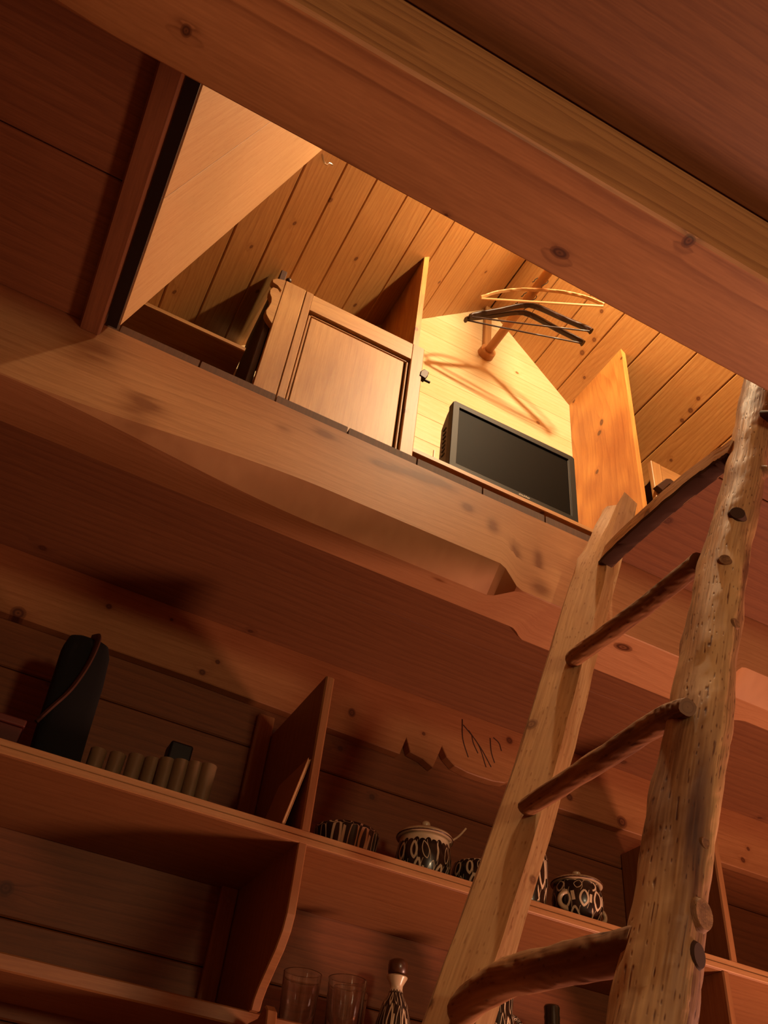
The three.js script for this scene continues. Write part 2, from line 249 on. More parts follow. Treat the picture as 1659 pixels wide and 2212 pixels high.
{
  const s = thing('monitor_shelf', 'thin pine shelf the black monitor stands on', 'shelf'); part('shelf_board', slabAt(0.6365, 1.4355, 2.694, 2.712, ZB + 0.002, -1.452, 'x'), M.cabinet, s);
  const k = thing('eaves_shelf', 'narrow shelf low under the left roof slope beside the cupboard', 'shelf'); part('shelf_board', slabAt(-0.215, 0.140, 2.799, 2.816, ZB + 0.022, ZF, 'x'), M.cabinet, k);
}
function cupboard(mirror, name, label) {
  const t = thing(name, label, 'cupboard', [mirror ? 2 * RX : 0, 0, 0]), X = x => mirror ? -x : x, zf = -1.447;
  const bx = (n, x0, x1, y0, y1, z0, z1, g = 'y', m = M.cabinet, par = t) => { const a = X(x0), b = X(x1); return part(n, slabAt(Math.min(a, b), Math.max(a, b), y0, y1, z0, z1, g, 0.002), m, par); };
  bx('side_panel', 0.164, 0.182, 2.218, 3.214, ZB + 0.024, ZF - 0.002, 'y', M.sidePanelWood); bx('front_stile', 0.183, 0.246, 2.24, 3.142, zf - 0.02, zf);
  bx('cupboard_top', 0.183, 0.603, 3.10, 3.116, ZB + 0.022, zf - 0.021, 'x');
  const d = new THREE.Group(); d.name = 'door'; t.add(d);
  bx('door_stile', 0.2475, 0.270, 2.24, 3.139, zf - 0.018, zf + 0.001, 'y', M.cabinet, d); bx('door_stile', 0.597, 0.636, 2.24, 3.137, zf - 0.018, zf + 0.001, 'y', M.cabinet, d);
  bx('door_rail', 0.2705, 0.5965, 3.062, 3.138, zf - 0.018, zf, 'x', M.cabinet, d); bx('door_rail', 0.2705, 0.5965, 2.24, 2.33, zf - 0.018, zf, 'x', M.cabinet, d);
  bx('door_panel', 0.2815, 0.578, 2.345, 3.040, zf - 0.016, zf - 0.005, 'y', M.cabinet, d); bx('door_backing', 0.270, 0.597, 2.33, 3.062, zf - 0.0265, zf - 0.0185, 'y', M.groove, d);
  for (const [x0, x1] of [[0.273, 0.280], [0.5865, 0.5925]]) bx('moulding', x0, x1, 2.335, 3.05, zf - 0.017, zf - 0.007, 'y', M.cabinet, d);
  bx('moulding', 0.2805, 0.586, 3.050, 3.056, zf - 0.017, zf - 0.008, 'x', M.cabinet, d);
  return [t, X, zf];
}
{
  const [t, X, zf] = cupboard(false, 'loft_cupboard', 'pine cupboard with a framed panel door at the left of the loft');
  const sc = [[0.182, 3.145], [0.182, 2.935], [0.172, 2.945], [0.160, 2.962], [0.157, 2.975], [0.161, 3.0], [0.163, 3.02], [0.160, 3.04], [0.152, 3.055], [0.150, 3.07], [0.155, 3.088], [0.168, 3.09], [0.178, 3.078], [0.179, 3.092], [0.165, 3.106], [0.150, 3.110], [0.147, 3.12], [0.158, 3.135]];
  part('scroll_bracket', extr(sc.slice().reverse(), 0.016, 0.002).translate(0, 0, zf - 0.02), M.cabinet, t);
  part('knob', new THREE.SphereGeometry(0.009, 14, 10), M.darkWood, t, [0.190, 3.152, zf - 0.004]);
  const l = part('latch', extr([[-0.012, -0.012], [0.004, -0.016], [0.010, 0.0], [0.012, 0.018], [0.0, 0.022], [-0.010, 0.006]], 0.014, 0.002), M.iron, t, [0.643, 3.02, zf - 0.012]);
  part('latch_pin', new THREE.CylinderGeometry(0.004, 0.004, 0.022, 10).rotateZ(Math.PI / 2), M.iron, l, [0.012, -0.016, 0.008]);
  const [r, XX] = cupboard(true, 'loft_cupboard', 'pine cupboard with a panel door behind the top of the ladder');
  const tb = part('turn_button', extr([[-0.05, -0.030], [-0.03, -0.038], [0.004, 0.008], [0.022, 0.012], [0.026, 0.028], [0.012, 0.034], [-0.004, 0.026]], 0.016, 0.002), M.darkWood, r, [-0.595, 3.03, zf + 0.002]); void tb;
}
{ // monitor
  const t = thing('monitor', 'black flat monitor with a grey bezel on the loft shelf', 'monitor', [0.966, 2.712, -1.46]), W = 0.424, Hh = 0.276, b = 0.019;
  const bez = new THREE.MeshPhysicalMaterial({ color: 0x120e0b, roughness: 0.55, specularIntensity: 0.35 }), scr = new THREE.MeshPhysicalMaterial({ color: 0x0c0a09, roughness: 0.5, specularIntensity: 0.06 });
  const out = shapeOf([[-W / 2 + 0.006, 0], [W / 2 - 0.006, 0], [W / 2, 0.006], [W / 2, Hh - 0.006], [W / 2 - 0.006, Hh], [-W / 2 + 0.006, Hh], [-W / 2, Hh - 0.006], [-W / 2, 0.006]]);
  const hole = new THREE.Path(); [[-W / 2 + b, 0.02], [-W / 2 + b, Hh - b], [W / 2 - b, Hh - b], [W / 2 - b, 0.02]].forEach((p, i) => i ? hole.lineTo(...p) : hole.moveTo(...p)); out.holes.push(hole);
  part('bezel', new THREE.ExtrudeGeometry(out, { depth: 0.022, bevelEnabled: true, bevelSize: 0.0015, bevelThickness: 0.002, bevelSegments: 2 }).translate(0, 0.0015, -0.024), bez, t);
  part('screen', new THREE.BoxGeometry(W - 2 * b, Hh - b - 0.02, 0.004).translate(0, 0.0015 + (Hh - b + 0.02) / 2, -0.007), scr, t);
  const rl = part('reveal_strip', new THREE.BoxGeometry(0.0022, Hh - b - 0.024, 0.002).translate(W / 2 - b - 0.0012, 0.0015 + (Hh - b + 0.02) / 2, -0.0042), plain(0x8a8580, 0.35), t); void rl;
  const housing = loft([[-0.0245, 0], [-0.045, 0.006], [-0.075, 0.022]].map(([z, i]) => [V3(-W / 2 + 0.002 + i * 0.1, 0.004, z), V3(-W / 2 + 0.002 + i * 0.1, Hh - 0.008 - i * 2.2, z), V3(W / 2 - 0.003 - i, Hh - 0.008 - i * 2.2, z), V3(W / 2 - 0.003 - i, 0.004, z)]), { crease: 0.3 });
  const hs = part('back_housing', housing, plain(0x1a1716, 0.55), t);
  for (let i = 0; i < 7; i++) part('vent_slot', new THREE.BoxGeometry(0.002, 0.005, 0.016), plain(0x050404, 0.8), hs, [-W / 2 + 0.0022, 0.09 + i * 0.018, -0.050]);
  part('stand_foot', new THREE.CylinderGeometry(0.07, 0.075, 0.008, 28), bez, t, [0, 0.004, -0.10]); part('stand_neck', new RoundedBoxGeometry(0.05, 0.08, 0.022, 2, 0.004), bez, t, [0, 0.048, -0.087]);
  const lg = new THREE.Group(); lg.name = 'maker_lettering'; t.add(lg); const lm = plain(0xb9b2a6, 0.4);   // seven small light letters, too blurred in the photograph to read
  [[0, 1, 1, 0], [1, 0, 1, 1], [0, 1, 0, 1], [1, 1, 1, 0], [1, 0, 1, 0], [0, 1, 1, 1], [1, 1, 0, 1]].forEach((g, i) => { const x = 0.012 + i * 0.0052; part('letter', mergeGeometries([new THREE.BoxGeometry(0.001, 0.006, 0.001).translate(x, 0.013, 0), new THREE.BoxGeometry(0.0032, 0.001, 0.001).translate(x + 0.0015, g[0] ? 0.0155 : 0.0105, 0), new THREE.BoxGeometry(0.0032, 0.001, 0.001).translate(x + 0.0015, 0.013, 0), new THREE.BoxGeometry(0.001, g[2] ? 0.006 : 0.003, 0.001).translate(x + 0.003, g[3] ? 0.013 : 0.0145, 0)]), lm, lg, [0, 0, 0.0006]); });
  const st = thing('white_stick', 'thin pale stick standing on the shelf left of the monitor', 'stick', [0.712, 2.712, -1.475]); part('stick', new THREE.CylinderGeometry(0.003, 0.0034, 0.05, 10), plain(0xf2e8cf, 0.5), st, [0, 0.025, 0]);
}
{ // rod and hangers
  const rx = 1.044, ry = 3.79, t = thing('hanging_rod', 'round wooden clothes rod running under the roof ridge', 'clothes rod', [rx, ry, 0]);
  part('rod', new THREE.CylinderGeometry(0.0165, 0.0165, 0.86, 20).rotateX(Math.PI / 2), M.dowel, t, [0, 0, ZB + 0.432]);
  part('socket', new THREE.CylinderGeometry(0.032, 0.034, 0.026, 24).rotateX(Math.PI / 2), M.dowel, t, [0, 0, ZB + 0.0135]);
  part('post', board(0.03, 0.27, 0.02, 'y', 0.003), M.cabinet, t, [0, 0.165, ZB + 0.0105]); part('post', board(0.03, 0.30, 0.02, 'y', 0.003), M.cabinet, t, [0, 0.145, ZB + 0.875]);
  const hook = (p, y0) => part('hook', wire([[0, y0, 0], [0, y0 + 0.02, 0], [0.020, y0 + 0.045, 0], [0.024, 0.006, 0], [0.012, 0.0215, 0], [-0.008, 0.0225, 0], [-0.022, 0.010, 0], [-0.027, -0.004, 0], [-0.033, -0.008, 0]], 0.0017, 7, 40), M.iron, p);
  function hanger(z, turn, label, m, thick, drop, bar, g) {
    const h = thing('coat_hanger', label, 'hanger', [rx, ry, z], turn, g), w = 0.214;
    for (const s of [-1, 1]) { const pts = bar === 'arch' ? [[0, -0.055, 0], [s * 0.08, -0.062, 0], [s * 0.16, -0.088, 0], [s * w, -0.126, 0]] : [[0, -0.057, 0], [s * 0.03, -0.066, 0], [s * 0.12, -0.118, 0], [s * (w - 0.006), -0.166, 0], [s * w, -0.175, 0]];
      part('arm', pole(pts, (q, a) => thick * (1 + 0.3 * Math.cos(2 * a)) * (q > 0.94 ? 1.15 : 1), { n: 10, seg: 22 }), m, h); }
    part('bar', wire(bar === 'arch' ? [[-w + 0.003, -0.134, 0], [0, -0.134, 0], [w - 0.003, -0.134, 0]] : [[-w + 0.004, -0.175, 0], [0, -0.177, 0], [w - 0.004, -0.175, 0]], bar === 'arch' ? 0.0042 : 0.0032, 8, 12), m, h);
    hook(h, bar === 'arch' ? -0.053 : -0.055); return h;
  }
  hanger(-1.518, -0.31, 'dark brown coat hanger on the rod, nearest to the gable wall', M.darkWood, 0.0085, 0, 'v'); hanger(-1.480, -0.40, 'dark brown coat hanger on the rod, just below the pale arched hanger', M.darkWood, 0.0085, 0, 'v');
  hanger(-1.408, -0.468, 'pale wooden coat hanger with an arched top bar', M.lightWood, 0.0052, 0, 'arch');
}

// ---------------------------------------------------------------- ladder
{
  const t = thing('ladder', 'rustic ladder with one sawn rail, one round log rail and branch rungs', 'ladder'), R = [];
  // far rail: half-sawn, its section given in (n, z), n square to the lean
  const ca = Math.cos(0.316), sa = Math.sin(0.316), sec = [[0.027, -0.962], [0.002, -0.958], [-0.022, -0.992], [-0.034, -1.010], [-0.030, -1.024], [-0.008, -1.030], [0.018, -1.022], [0.030, -1.0]];
  for (let i = 0; i <= 60; i++) {
    const y = -1 + 2.27 * i / 60, x = 0.326 * y + 0.490 + 0.009 * Math.exp(-(((y - 0.6) / 0.28) ** 2)); R.push(sec.map(([n, z], j) => {
      let k = 0.0016 * noise3.noise(i * 0.7, j * 3.1, 2.2); if (y > 1.0 && j === 1) k -= 0.012 * ss(1.0, 1.12, y); if (y > 1.0 && j >= 2 && j <= 4) k += 0.019 * ss(1.02, 1.26, y) - 0.012 * Math.abs(noise3.noise(i * 1.9, j * 1.3, 0.4)) * ss(1.0, 1.08, y);
      const e = (n + k + (i === 60 ? (n - 0) * -0.06 : 0)); return V3(x + ca * e, 1 + y - sa * e, z + 0.003 * noise3.noise(i * 0.35, j * 2.2, 9));
    }));
  }
  part('sawn_rail', loft(R, { crease: 0.5, v0: 0.15 }), M.sawn, t).userData.label = 'flat saw-marked rail';
  const logPts = [[0.084, 0, -0.575], [0.297, 0.6, -0.577], [0.470, 1.1, -0.575], [0.502, 1.189, -0.575], [0.527, 1.261, -0.575], [0.562, 1.372, -0.575], [0.611, 1.511, -0.575], [0.672, 1.692, -0.575], [0.751, 1.890, -0.575], [0.836, 2.121, -0.577], [0.905, 2.30, -0.58]];
  part('log_rail', pole(logPts, (q, a, o) => (o.y > 1.5 ? 0.0305 - 0.0035 * Math.min(1, (o.y - 1.5) * 4) : 0.0305) + 0.0036 * noise3.noise(o.y * 12, Math.cos(a) * 1.6, Math.sin(a) * 1.6) + 0.0022 * noise3.noise(o.y * 34, Math.cos(a) * 4, Math.sin(a) * 4), { n: 28, seg: 170, v0: 0.1, crease: 0.9 }), M.log, t).userData.label = 'round bark-stripped log rail';
  const logC = new THREE.CatmullRomCurve3(logPts.map(a => V3(...a)));
  const knob = (y, dx, r, deep, m) => {                               // a branch stub cut flush, set into the side of the log
    let lo = 0, hi = 1; for (let k = 0; k < 30; k++) { const q = (lo + hi) / 2; if (logC.getPoint(q).y < y) lo = q; else hi = q; }
    const c = logC.getPoint(lo), d = V3(dx, -0.1, Math.sqrt(1 - dx * dx)).normalize(), g = new THREE.CylinderGeometry(r * 0.82, r * 1.25, deep * 2, 18, 1);
    const k = part('knot', g.rotateX(Math.PI / 2), m, t); k.position.copy(c).addScaledVector(d, 0.0275); k.lookAt(c.clone().addScaledVector(d, 1)); return k;
  };
  knob(1.792, -0.55, 0.011, 0.006, M.bark); knob(2.050, 0.35, 0.016, 0.008, M.bark); knob(1.268, 0.25, 0.014, 0.006, M.rung); knob(1.236, 0.35, 0.011, 0.004, M.bark); knob(1.330, 0.1, 0.006, 0.004, M.rung); knob(1.60, 0.2, 0.007, 0.004, M.rung); knob(1.70, -0.6, 0.008, 0.004, M.rung); knob(1.915, 0.5, 0.009, 0.005, M.rung);
  const rungs = [
    [[0.858, 2.084, -0.972], [0.840, 2.073, -0.965], [0.809, 2.044, -0.77], [0.770, 1.987, -0.62], [0.762, 1.972, -0.58]],
    [[0.757, 1.828, -0.972], [0.751, 1.822, -0.965], [0.719, 1.784, -0.77], [0.668, 1.732, -0.60]],
    [[0.662, 1.546, -0.972], [0.658, 1.542, -0.965], [0.632, 1.524, -0.77], [0.580, 1.483, -0.60], [0.558, 1.462, -0.5475]],
    [[0.570, 1.266, -0.972], [0.566, 1.271, -0.965], [0.558, 1.283, -0.87], [0.545, 1.272, -0.77], [0.508, 1.245, -0.62], [0.503, 1.240, -0.575]],
  ];
  const rr = [0.0165, 0.0140, 0.0135, 0.0190];
  { // top rung: split branch, its pale flat side towards the hatch and bark left on the underside
    const c = new THREE.CatmullRomCurve3(rungs[0].map(a => V3(...a))), wood_ = [], bark = [];
    for (let i = 0; i <= 50; i++) {
      const q = i / 50, o = c.getPoint(q), d = c.getTangent(q), a = V3(-0.98, 0.15, 0).addScaledVector(d, 0.98 * d.x - 0.15 * d.y).normalize(), b = a.clone().cross(d).normalize(); if (b.y > 0) b.negate();
      const at = (x, y) => o.clone().addScaledVector(a, x).addScaledVector(b, y), w = 0.8 + 0.25 * Math.sin(Math.min(1, q * 1.15) * 2.9), n = 0.0036 * noise3.noise(q * 13, 1, 3) + 0.0028 * noise3.noise(q * 31, 5, 1);
      const sec = [at(0.013 * w, -0.018 * w), at(0.0135 * w, 0.012 * w + n), at(-0.012 * w, 0.014 * w), at(-0.016 * w, -0.002), at(-0.010 * w, -0.018 * w)];
      const sb = [at(0.0145 * w, 0.0105 * w + n), at(0.0125 * w, 0.0155 * w + n * 1.5), at(0.002 - n, 0.0185 * w + n), at(-0.010 * w + n, 0.0165 * w), at(-0.0145 * w, 0.0105 * w)];
      const flip = a.clone().cross(b).dot(d) < 0; wood_.push(flip ? sec.reverse() : sec); bark.push(flip ? sb.reverse() : sb);
    }
    const r = part('rung', loft(wood_, { crease: 0.5, v0: 0.3 }), M.sawn, t); part('bark', loft(bark, { crease: 0.8 }), M.bark, r);
  }
  rungs.forEach((p, i) => i && part('rung', pole(p, (q, a, o) => rr[i] * (0.84 + 0.2 * Math.sin(Math.min(1, q * 1.25) * 2.6)) * (i === 2 && q > 0.8 ? 1 - (q - 0.8) * 1.6 : 1) + 0.0016 * noise3.noise(o.z * 22, Math.cos(a) + i * 5, Math.sin(a)), { n: 16, seg: 44, v0: 0.2 * i, crease: 1 }), M.rung, t));
  for (const y of [1.0, 0.72, 0.44, 0.18]) { const xf = 0.326 * (y - 1) + 0.502, xl = 0.355 * y + 0.082; part('rung', pole([[xf, y, -0.975], [(xf + xl) / 2, y + 0.005, -0.77], [xl, y - 0.01, -0.56]], (q, a, o) => 0.016 + 0.0015 * noise3.noise(o.z * 20, Math.cos(a) + y * 9, Math.sin(a)), { n: 14, seg: 24 }), M.rung, t); }
}

// ---------------------------------------------------------------- wall shelf unit
const SH = 1.635, SL = 1.36;
{
  const t = thing('wall_shelf', 'long brown wall shelf unit with upright dividers on the back wall', 'shelf'), p = (n, g, m = M.shelf) => part(n, g, m, t), zw = ZB + 0.0005;
  p('shelf_board', slabAt(XL + 0.001, 2.6, SH - 0.025, SH, zw, -1.4695, 'x')); p('nosing', slabAt(XL + 0.001, 2.6, SH - 0.012, SH, -1.4695, -1.4665, 'x', 0.0008), M.nosing); p('nosing', slabAt(XL + 0.001, 2.6, SH - 0.025, SH - 0.0125, -1.4695, -1.4635, 'x', 0.0015), M.nosing);
  p('lower_shelf', slabAt(XL + 0.001, 2.6, SL - 0.025, SL, zw, -1.573, 'x'));
  p('divider', slabAt(0.510, 0.529, SH, 1.957, zw, ZF + 0.001, 'y', 0.003)); p('divider', slabAt(1.506, 1.526, SH, 1.957, zw, ZF + 0.001, 'y', 0.003));
  const curve = (x, w) => { // front edge sweeps back in an S down to the lower shelf; profile in (-z, y)
    const pr = [[1.788, 1.61], [1.466, 1.61], [1.466, 1.49], [1.474, 1.465], [1.492, 1.440], [1.520, 1.415], [1.545, 1.392], [1.558, 1.375], [1.562, 1.361], [1.788, 1.361]];
    const g = extr(pr, w - 0.004, 0.002); g.rotateY(Math.PI / 2).translate(x + 0.002, 0, 0); const uv = g.attributes.uv, ps = g.attributes.position; for (let i = 0; i < uv.count; i++) uv.setXY(i, ps.getY(i) / TU, ps.getZ(i) / 0.4); return g;
  };
  p('curved_divider', curve(0.510, 0.017)); p('divider', slabAt(1.482, 1.500, SL, SH - 0.0255, zw, ZF - 0.002, 'y', 0.003));
  const low = extr([[1.788, 1.334], [1.500, 1.334], [1.474, 1.348], [1.462, 1.340], [1.458, 1.320], [1.456, 0.9], [1.788, 0.9]], 0.014, 0.002); low.rotateY(Math.PI / 2).translate(0.506, 0, 0); p('lower_divider', low);
  p('wall_batten', slabAt(0.470, 0.5095, SH, 2.0, zw, ZB + 0.018, 'y', 0.003)); p('wall_batten', slabAt(0.474, 0.5095, SL, SH - 0.0255, zw, ZB + 0.018, 'y', 0.003));
  const sc = part('screw_head', new THREE.CylinderGeometry(0.005, 0.005, 0.002, 14).rotateX(Math.PI / 2), M.brass, t, [0.490, 1.585, ZB + 0.019]); void sc;
}

// ---------------------------------------------------------------- things on the shelf
function potteryMap(s, { bg = '#d9c7a6', fg = '#1b1208', bands = [], leaves = [0.22, 0.86], n = 13, gap = 0.25 } = {}) {
  const c = document.createElement('canvas'); c.width = 1024; c.height = 512; const g = c.getContext('2d'); g.fillStyle = bg; g.fillRect(0, 0, 1024, 512); let k = s * 97 + 5; const r = () => (k = (Math.imul(k, 1103515245) + 12345) >>> 0) / 4294967296;
  const y0 = (1 - leaves[1]) * 512, y1 = (1 - leaves[0]) * 512;
  g.fillStyle = fg; g.beginPath(); g.moveTo(0, y1); g.lineTo(0, y0);
  for (let i = 0; i < n; i++) { const a = i / n * 1024, w = 1024 / n; g.bezierCurveTo(a + w * 0.15, y0 - 46, a + w * 0.45, y0 - 40, a + w * 0.5, y0 + 4); g.bezierCurveTo(a + w * 0.6, y0 - 26, a + w * 0.9, y0 - 22, a + w, y0); }
  g.lineTo(1024, y1); g.closePath(); g.fill();
  for (let row = 0; row < 3; row++) for (let i = 0; i < n; i++) {
    const x = (i + (row % 2) * 0.5 + (r() - 0.5) * 0.3) / n * 1024, y = y0 + (row + 0.5) / 3 * (y1 - y0), h = (y1 - y0) / 3 * (0.5 + 0.15 * r()), w = 1024 / n * (0.30 + 0.1 * r()), open = r() < gap;
    for (const X of [x, x - 1024]) {
      g.save(); g.translate(X, y); g.rotate((r() - 0.5) * 0.6); g.beginPath(); g.moveTo(0, -h * 0.9); g.bezierCurveTo(w, -h * 0.3, w, h * 0.5, 0, h * 0.8); g.bezierCurveTo(-w, h * 0.5, -w, -h * 0.3, 0, -h * 0.9);
      g.strokeStyle = bg; g.lineWidth = open ? 13 : 5; g.stroke(); if (row === 1 && open) { g.fillStyle = bg; g.fillRect(w * 1.0, -h * 0.5, w * 0.5, h * 0.9); }
      g.lineWidth = 3; g.beginPath(); g.moveTo(w * 0.9, -h); g.bezierCurveTo(w * 0.3, -h * 0.2, w * 1.3, h * 0.2, w * 0.7, h); g.stroke(); g.restore();
    }
  }
  g.fillStyle = fg; for (const [a, b] of bands) g.fillRect(0, (1 - b) * 512, 1024, (b - a) * 512);
  const t = new THREE.CanvasTexture(c); t.colorSpace = THREE.SRGBColorSpace; t.wrapS = THREE.RepeatWrapping; t.magFilter = THREE.LinearFilter;
  return new THREE.MeshPhysicalMaterial({ map: t, roughness: 0.32, clearcoat: 0.5, clearcoatRoughness: 0.12 });
}
const pot1 = potteryMap(3, { bands: [[0.0, 0.03], [0.06, 0.075], [0.93, 0.945], [0.96, 0.985]], leaves: [0.09, 0.66], n: 14 }), pot2 = potteryMap(8, { bands: [[0, 0.02], [0.04, 0.055], [0.08, 0.11], [0.94, 0.96]], leaves: [0.20, 0.80], n: 9, gap: 0.6 });
const cream = new THREE.MeshPhysicalMaterial({ color: 0xcdb894, roughness: 0.35, clearcoat: 0.4, clearcoatRoughness: 0.15 }), brownGlaze = new THREE.MeshPhysicalMaterial({ color: 0x4a2a16, roughness: 0.35, clearcoat: 0.4, clearcoatRoughness: 0.15 });
function lathe(pts, n = 40) { // arc-length v so that painted bands land by height along the profile
  const g = new THREE.LatheGeometry(pts.map(([r, y]) => new THREE.Vector2(Math.max(r, 0.0001), y)), n); return g;
}
{
  const bag = thing('tall_case', 'tall black soft case with a brown strap on the shelf at far left', 'case', [0.068, SH, -1.605]), bm = plain(0x060302, 0.95), rings = [];
  for (const [y, w, d, x] of [[0, 0.040, 0.045, 0.006], [0.008, 0.044, 0.05, 0.006], [0.10, 0.046, 0.05, -0.002], [0.20, 0.047, 0.048, -0.008], [0.262, 0.046, 0.045, -0.014], [0.285, 0.040, 0.036, -0.016], [0.296, 0.026, 0.022, -0.016]]) {
    const r = []; for (let j = 0; j < 20; j++) { const a = -j / 20 * Math.PI * 2, c = Math.cos(a), s = Math.sin(a); r.push(V3(x + w * Math.sign(c) * Math.pow(Math.abs(c), 0.45), y, d * Math.sign(s) * Math.pow(Math.abs(s), 0.45))); } rings.push(r.reverse());
  }
  part('body', loft(rings.map(r => r.slice().reverse()), { crease: 0.9 }), bm, bag);
  const st = plain(0x4a2614, 0.7); part('strap', pole([[-0.014, 0.298, 0.02], [-0.004, 0.285, 0.048], [-0.004, 0.23, 0.053], [-0.018, 0.16, 0.056], [-0.040, 0.11, 0.056], [-0.052, 0.085, 0.05]], (q, a) => 0.0055 * (1 + 0.5 * Math.cos(2 * a)), { n: 10, seg: 30 }), st, bag);
  const bx = thing('low_box', 'low dark red-brown box at the left end of the shelf', 'box', [-0.075, SH, -1.55]); part('box_body', new RoundedBoxGeometry(0.15, 0.040, 0.11, 2, 0.003).translate(0, 0.020, 0), plain(0x4a1a10, 0.6), bx); part('box_lid', new RoundedBoxGeometry(0.154, 0.014, 0.114, 2, 0.003).translate(0, 0.0475, 0), plain(0x521e12, 0.55), bx);
  // shot glasses
  const gm = new THREE.MeshPhysicalMaterial({ color: 0xb89a74, roughness: 0.34, transmission: 0.7, thickness: 0.003, ior: 1.45 });
  const g = thing('shot_glass', '', 'glass'); part('glass', lathe([[0, 0], [0.0125, 0], [0.0135, 0.002], [0.0155, 0.092], [0.0147, 0.092], [0.0125, 0.008], [0, 0.007]], 24), gm, g);
  const which = ['leftmost', 'second from the left', 'third from the left', 'fourth from the left', 'fourth from the right', 'third from the right', 'second from the right', 'rightmost'];
  [[0.141, -1.607], [0.176, -1.600], [0.208, -1.583], [0.238, -1.577], [0.262, -1.560], [0.286, -1.549], [0.311, -1.540], [0.334, -1.532]].forEach(([x, z], i) => { const o = i ? g.clone() : g; if (i) { o.name = numbered('shot_glass'); scene.add(o); } o.position.set(x, SH, z); tag(o, `cloudy shot glass in the row on the shelf, ${which[i]} of eight`, 'glass', 'shot glasses on the upper shelf'); });
  const jar = thing('dark_jar', 'small square black jar standing behind the row of shot glasses', 'jar', [0.293, SH, -1.650]); part('jar_body', new RoundedBoxGeometry(0.042, 0.115, 0.042, 3, 0.006).translate(0, 0.0575, 0), plain(0x0c0808, 0.4), jar); part('jar_lid', new RoundedBoxGeometry(0.046, 0.052, 0.046, 3, 0.005).translate(0, 0.142, 0), plain(0x0a0706, 0.5), jar);
  const bk = thing('thin_book', 'thin upright book leaning against the left divider', 'book', [0.474, SH, -1.545], 0); bk.rotation.z = -0.205;
  part('cover', slabAt(0, 0.0014, 0, 0.142, -0.075, 0.075, 'y', 0.0003), plain(0xb98a58, 0.6), bk); part('cover', slabAt(0.0052, 0.0066, 0, 0.142, -0.075, 0.075, 'y', 0.0003), plain(0xb98a58, 0.6), bk); part('pages', slabAt(0.0015, 0.0051, 0.002, 0.140, -0.074, 0.0745, 'y', 0.0002), plain(0xd8b88a, 0.8), bk);
  // pottery
  const bowl = thing('pottery_dish', 'low straight-sided dark patterned dish beside the divider', 'dish', [0.655, SH, -1.60]);
  part('dish', lathe([[0, 0], [0.055, 0], [0.058, 0.004], [0.066, 0.070], [0.066, 0.076], [0.062, 0.076], [0.056, 0.010], [0, 0.008]], 44), pot1, bowl);
  const body = k => [[0, 0], [0.036 * k, 0], [0.038 * k, 0.004], [0.047 * k, 0.018], [0.056 * k, 0.045], [0.058 * k, 0.070], [0.055 * k, 0.092], [0.052 * k, 0.104], [0.053 * k, 0.110], [0.0, 0.110]];
  const sugar = (x, z, k, sy, name, label, mat) => { const t = thing(name, label, 'jar', [x, SH, z]); const b = part('jar_body', lathe(body(k)).scale(1, sy, 1), mat, t); void b; const l = part('lid', lathe([[0.0, 0.110 * sy], [0.058 * k, 0.1105 * sy], [0.060 * k, 0.114 * sy], [0.056 * k, 0.120 * sy], [0.036 * k, 0.130 * sy], [0.010 * k, 0.135 * sy], [0.0, 0.135 * sy]].map(p => p)), cream, t); part('knob', lathe([[0, 0.134 * sy], [0.006, 0.134 * sy], [0.006, 0.139 * sy], [0.010, 0.146 * sy], [0.008, 0.151 * sy], [0, 0.153 * sy]], 20), cream, l); part('lid_rim', new THREE.TorusGeometry(0.0585 * k, 0.0016, 8, 44).rotateX(Math.PI / 2).translate(0, 0.113 * sy, 0), brownGlaze, l); return t; };
  const j1 = sugar(0.832, -1.60, 1.0, 1.0, 'lidded_jar', 'dark patterned lidded jar with a cream neck, beside the low dish', pot1);
  part('spoon_handle', wire([[0.040, 0.108, 0.03], [0.062, 0.128, 0.036], [0.075, 0.146, 0.04]], 0.0022, 7, 10), cream, j1);
  const j2 = thing('open_jar', 'dark patterned round pot half hidden behind the sawn ladder rail', 'jar', [0.962, SH, -1.60]); part('jar_body', lathe([...body(0.98).slice(0, -2).map(([r, y]) => [r, y * 0.86]), [0.049, 0.090], [0.044, 0.078], [0, 0.03]]), pot1, j2);
  part('handle', new THREE.TorusGeometry(0.026, 0.005, 10, 24, Math.PI).rotateZ(-Math.PI / 2).translate(0.052, 0.045, 0), pot1, j2);
  const mug = thing('pottery_mug', 'cream mug with large dark leaves just right of the sawn ladder rail', 'mug', [1.022, SH, -1.508]);
  part('mug_body', lathe([[0, 0], [0.036, 0], [0.038, 0.003], [0.0385, 0.012], [0.043, 0.045], [0.044, 0.085], [0.043, 0.104], [0.0405, 0.104], [0.039, 0.05], [0, 0.008]]), pot2, mug);
  part('handle', new THREE.TorusGeometry(0.024, 0.0055, 10, 24, Math.PI).rotateZ(Math.PI / 2).translate(-0.041, 0.055, 0), cream, mug);
  const j3 = sugar(1.163, -1.528, 0.92, 0.74, 'sugar_bowl', 'squat lidded sugar bowl at the right end of the pottery row', pot2);
  part('handle', new THREE.TorusGeometry(0.017, 0.005, 10, 20, Math.PI).rotateZ(Math.PI / 2).rotateY(-0.7).translate(-0.045, 0.036, 0.028), cream, j3); part('handle', new THREE.TorusGeometry(0.012, 0.0045, 10, 20, Math.PI).rotateZ(-Math.PI / 2).translate(0.050, 0.030, 0.01), cream, j3);
  // lower shelf
  const tm = new THREE.MeshPhysicalMaterial({ color: 0xffffff, roughness: 0.04, transmission: 1, thickness: 0.002, ior: 1.5 });
  const tg = thing('tumbler', '', 'glass'); part('glass', lathe([[0, 0], [0.030, 0], [0.031, 0.002], [0.036, 0.098], [0.0345, 0.099], [0.0335, 0.097], [0.029, 0.010], [0, 0.009]], 36), tm, tg);
